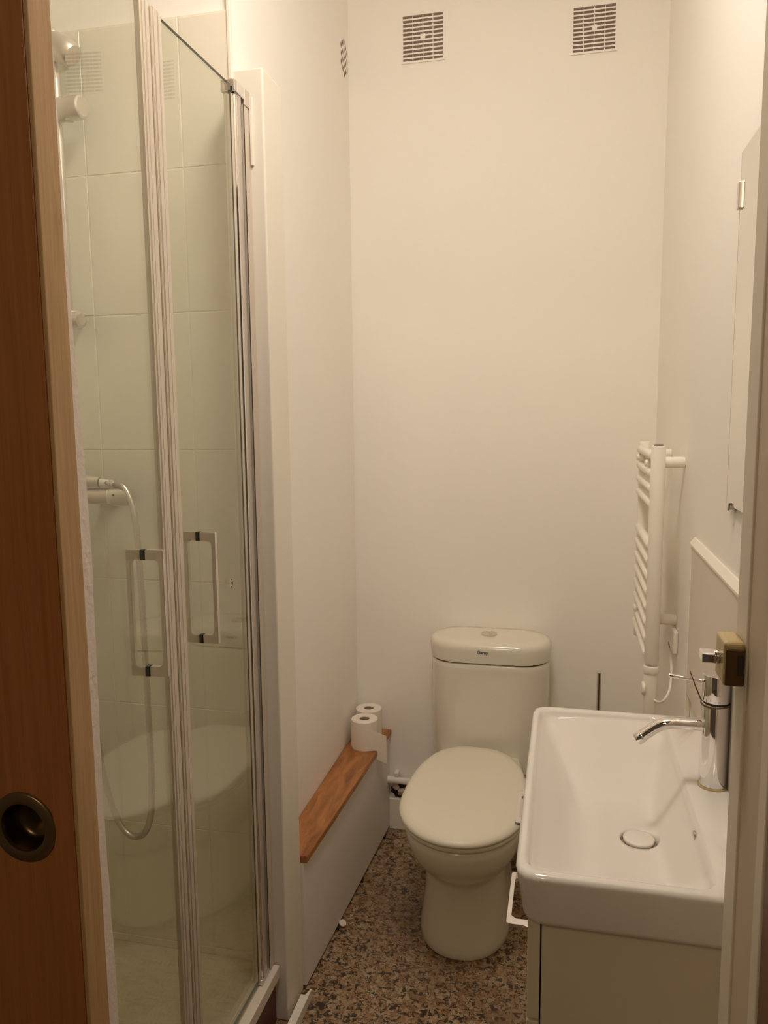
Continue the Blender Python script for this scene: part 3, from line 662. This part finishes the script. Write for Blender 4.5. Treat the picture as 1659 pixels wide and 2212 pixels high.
obj('toe_kick', bx(.0, XR-.003, 1.06, 1.58, 0, .10), 'cab', cab)
def pull(parent, y0, y1, z, x_out, tall=.006, arm=.017):
    bm = bmesh.new()
    def strip(a, b, c, d): box(bm, a, b, c, d, z-tall, z, bev=.001)
    # flat U-shaped bar lying horizontally
    pts = [(-.040, y0), (x_out+.004, y0), (x_out, y0+.004), (x_out, y1-.004), (x_out+.004, y1), (-.040, y1), (-.040, y1-arm), (x_out+.016, y1-arm), (x_out+.0075, y1-arm-.008), (x_out+.0075, y0+arm+.008), (x_out+.016, y0+arm), (-.040, y0+arm)]
    prism(bm, pts, z-tall, z); bmesh.ops.bevel(bm, geom=[e for e in bm.edges], offset=.0006, segments=2, affect='EDGES')
    o = obj('handle', bm, 'chrome', parent, smooth=True, angle=30); o['label'] = 'polished chrome bar handle'; return o
pull(d1, 1.467, 1.60, .700, -.0835)
pull(d2, 1.268, 1.425, .622, -.0855)

ba = empty('wash_basin', (.11, 1.32, .80), 'white rectangular ceramic wash basin on the vanity cabinet', 'basin')
bcx, bcy, bhx, bhy = (BX0+BX1)/2, (BY0+BY1)/2, (BX1-BX0)/2, (BY1-BY0)/2
NA = 160
def by_angle(fn):
    return [fn(2*PI*k/NA) for k in range(NA)]
def rr_ray(cx, cy, x0, x1, y0, y1, r, a):
    # point where a ray from (cx,cy) at angle a leaves the rounded rectangle
    dx, dy = math.cos(a), math.sin(a); lo, hi = 0, 2
    def inside(x, y):
        qx = max(x0+r-x, x-(x1-r), 0); qy = max(y0+r-y, y-(y1-r), 0)
        return x0 <= x <= x1 and y0 <= y <= y1 and qx*qx+qy*qy <= r*r+1e-12 if (qx > 0 and qy > 0) else (x0 <= x <= x1 and y0 <= y <= y1)
    for _ in range(36):
        m_ = (lo+hi)/2
        if inside(cx+dx*m_, cy+dy*m_): lo = m_
        else: hi = m_
    return cx+dx*lo, cy+dy*lo
DCX, DCY = .131, 1.292
angs = []
for (x, y) in rrect(bcx, bcy, bhx, bhy, .03, 0, 10)[:0]: pass
def outer(x0, x1, y0, y1, r, z): return [(*rr_ray(DCX, DCY, x0, x1, y0, y1, r, 2*PI*k/NA), z) for k in range(NA)]
bm = bmesh.new()
ix0, ix1, iy0, iy1 = BX0+.013, .206, BY0+.017, BY1-.016
R_ = [[(DCX+.04*math.cos(2*PI*k/NA), DCY+.04*math.sin(2*PI*k/NA), .772) for k in range(NA)], outer(BX0+.06, BX1-.03, BY0+.06, BY1-.06, .022, .79), outer(BX0+.05, BX1-.02, BY0+.07, BY1-.05, .022, .8025), outer(BX0+.017, BX1, BY0+.015, BY1-.010, .022, .8025), outer(BX0+.012, BX1, BY0+.009, BY1-.005, .026, .8045), outer(BX0+.0095, BX1, BY0+.006, BY1-.003, .028, .812), outer(BX0+.001, BX1, BY0+.0005, BY1-.0005, .028, .868), outer(BX0, BX1, BY0, BY1, .028, .873),
      outer(BX0+.0018, BX1, BY0+.002, BY1-.0015, .027, .8778), outer(BX0+.0055, BX1, BY0+.006, BY1-.005, .025, .8800), outer(ix0-.003, ix1+.003, iy0-.004, iy1+.004, .026, .8800), outer(ix0+.0005, ix1, iy0, iy1, .024, .8785), outer(ix0+.0035, ix1-.003, iy0+.004, iy1-.003, .024, .8735)]
last = outer(ix0+.005, ix1-.005, iy0+.006, iy1-.005, .024, .868)
R_.append(last)
dr = .031
NS = 34
def bowl_z(x, y):
    k_ = .0065
    fs_ = [.7885+.035*math.hypot(x-DCX, y-DCY)+.05*max(0, DCX-x-.03),
           .871-.40*(iy1-y)-.10*max(0, .05-x), .872-1.15*(x-ix0), .873-.62*(y-iy0), .873-1.9*(ix1-x)]
    m_ = max(fs_); return min(.8715, m_+k_*math.log(sum(math.exp((f-m_)/k_) for f in fs_))-.0005)
for j in range(1, NS+1):
    e = (j/NS)**1.1; ring = []
    for k in range(NA):
        a = 2*PI*k/NA; ox, oy, _ = last[k]
        tx, ty = DCX+dr*math.cos(a), DCY+dr*math.sin(a)
        x, y = ox+(tx-ox)*e, oy+(ty-oy)*e
        z = bowl_z(x, y)
        if j < 3: z = z*(.5+.2*j)+.868*(.5-.2*j)
        if j == NS: z = .7895
        if j == NS-1: z = z*.6+.7905*.4
        ring.append((x, y, z))
    R_.append(ring)
zd = .790
R_.append([(DCX+(dr-.0015)*math.cos(2*PI*k/NA), DCY+(dr-.0015)*math.sin(2*PI*k/NA), zd-.003) for k in range(NA)])
R_.append([(DCX+(dr-.003)*math.cos(2*PI*k/NA), DCY+(dr-.003)*math.sin(2*PI*k/NA), zd-.010) for k in range(NA)])
ringfill(bm, R_)
bm.faces.ensure_lookup_table()
obj('bowl', bm, 'ceramic', ba, smooth=True, angle=70)
obj('drain_ring', lathe(bmesh.new(), [(.0275, -.0095), (.0275, -.005), (.0262, -.004), (.0255, -.006), (0, -.006)], (DCX, DCY, zd), 48), 'drainrim', ba, smooth=True, angle=40)
obj('drain_cap', lathe(bmesh.new(), [(.0235, -.006), (.0250, -.003), (.0254, .0010), (.0245, .0022), (.020, .0030), (0, .0034)], (DCX, DCY, zd), 48), 'ceramic', ba, smooth=True, angle=60)
bm = lathe(bmesh.new(), [(.0085, 0), (.0085, -.002), (0, -.002)], (.2005, 1.185, .862), 24, 'X')
obj('overflow_hole', bm, 'drainrim', ba, smooth=True, angle=40)

# ------------------------------------------------------------------ faucet
FX, FY, FR = .2485, 1.325, .0225
fa = empty('faucet', (FX, FY, .88), 'polished chrome single-lever basin faucet with curved spout', 'faucet')
obj('base_ring', lathe(bmesh.new(), [(FR+.0018, 0), (FR+.0018, .0022), (FR, .0030), (0, .003)], (FX, FY, .8803), 48), 'brass', fa, smooth=True, angle=40)
obj('body', cyl(bmesh.new(), (FX, FY, .883), (FX, FY, 1.024), FR, 64, .001), 'chrome', fa, smooth=True, angle=35)
obj('body_gap', cyl(bmesh.new(), (FX, FY, 1.0235), (FX, FY, 1.0275), FR-.0012, 48), 'dark', fa, smooth=True, angle=35)
obj('lever_cap', cyl(bmesh.new(), (FX, FY, 1.027), (FX, FY, 1.072), FR, 64, .0012), 'chrome', fa, smooth=True, angle=35)
obj('lever', cyl(bmesh.new(), (FX-FR+.004, FY, 1.058), (FX-FR-.053, FY-.002, 1.0655), .0032, 20, .0006), 'chrome', fa, smooth=True, angle=35)
spt = smooth_path([(FX-FR+.005, FY, .983), (FX-.045, FY, .983), (FX-.062, FY, .9828), (FX-.078, FY, .9805), (FX-.092, FY, .974), (FX-.104, FY, .965), (FX-.119, FY, .952)], 8)
obj('spout', tube(bmesh.new(), spt, .0098, 32), 'chrome', fa, smooth=True, angle=50)
obj('aerator', cyl(bmesh.new(), (FX-.1125, FY, .9575), (FX-.1225, FY, .9490), .0104, 32, .0008), 'chrome', fa, smooth=True, angle=35)
tie = empty('cable_tie', (FX, FY, 1.02), 'thin brown cable tie looped around the faucet, tail sticking up', 'cable tie')
ring_pts = [(FX+(FR+.0012)*math.cos(a), FY+(FR+.0012)*math.sin(a), 1.0235+.0028*math.cos(a-.6)) for a in [2*PI*k/40 for k in range(40)]]
bm = bmesh.new(); n = 8; rings = []
for i, p in enumerate(ring_pts):
    a = 2*PI*i/40; er = Vector((math.cos(a), math.sin(a), 0))
    rings.append([Vector(p)+er*.0010*math.cos(2*PI*k/n)+Vector((0, 0, .0014))*math.sin(2*PI*k/n) for k in range(n)])
ringfill(bm, rings, closed=True)
obj('loop', bm, 'zip', tie, smooth=True)
obj('tail', tube(bmesh.new(), [(FX-FR-.0012, FY-.004, 1.0265), (FX-FR-.010, FY-.004, 1.047), (FX-FR-.0205, FY-.003, 1.075)], [.0012, .0011, .0008], 8), 'zip', tie, smooth=True)

# ------------------------------------------------------------------ slide lock on the right jamb
lk = empty('door_lock', (JX, .74, 1.265), 'small cream brass door lock, front face darkened as shade, with chrome turn knob on the right jamb', 'lock')
obj('case', bx(.1400, JX-.0003, .7225, .762, 1.2550, 1.2960, bev=.0035, seg=3), 'brass', lk)
obj('shaded_front', bx(.1415, JX-.0005, .7212, .7235, 1.2565, 1.2900, bev=.0012), 'lockdark', lk)  # dark colour stands in for shade on the lock's hall-facing side
obj('bolt_slot', bx(.1515, .1565, .7206, .7214, 1.2665, 1.2845), 'black', lk)
kb = obj('knob_neck', cyl(bmesh.new(), (.1405, .742, 1.2765), (.1345, .742, 1.2765), .0065, 24, .001), 'chrome', lk, smooth=True, angle=35)
obj('turn_knob', bx(.1240, .1355, .7335, .7510, 1.2725, 1.2815, bev=.0012), 'chrome', lk)

# ------------------------------------------------------------------ ceiling lamp (above the frame, lights the room)
cl = empty('ceiling_lamp', (LAMP_POS[0], LAMP_POS[1], CEIL), 'round opal glass ceiling lamp', 'lamp')
obj('base_plate', lathe(bmesh.new(), [(.0, -.036), (.166, -.036), (.170, -.030), (.170, 0), (0, 0)], (LAMP_POS[0], LAMP_POS[1], CEIL), 48), 'satin', cl, smooth=True, angle=40)
prof = [(LAMP_R*math.cos(t), -.075*math.sin(t)) for t in [PI/2*k/14 for k in range(15)]]
obj('opal_dome', lathe(bmesh.new(), [(0, .0)]+prof, LAMP_POS, 48), 'lampglow', cl, smooth=True, angle=60)
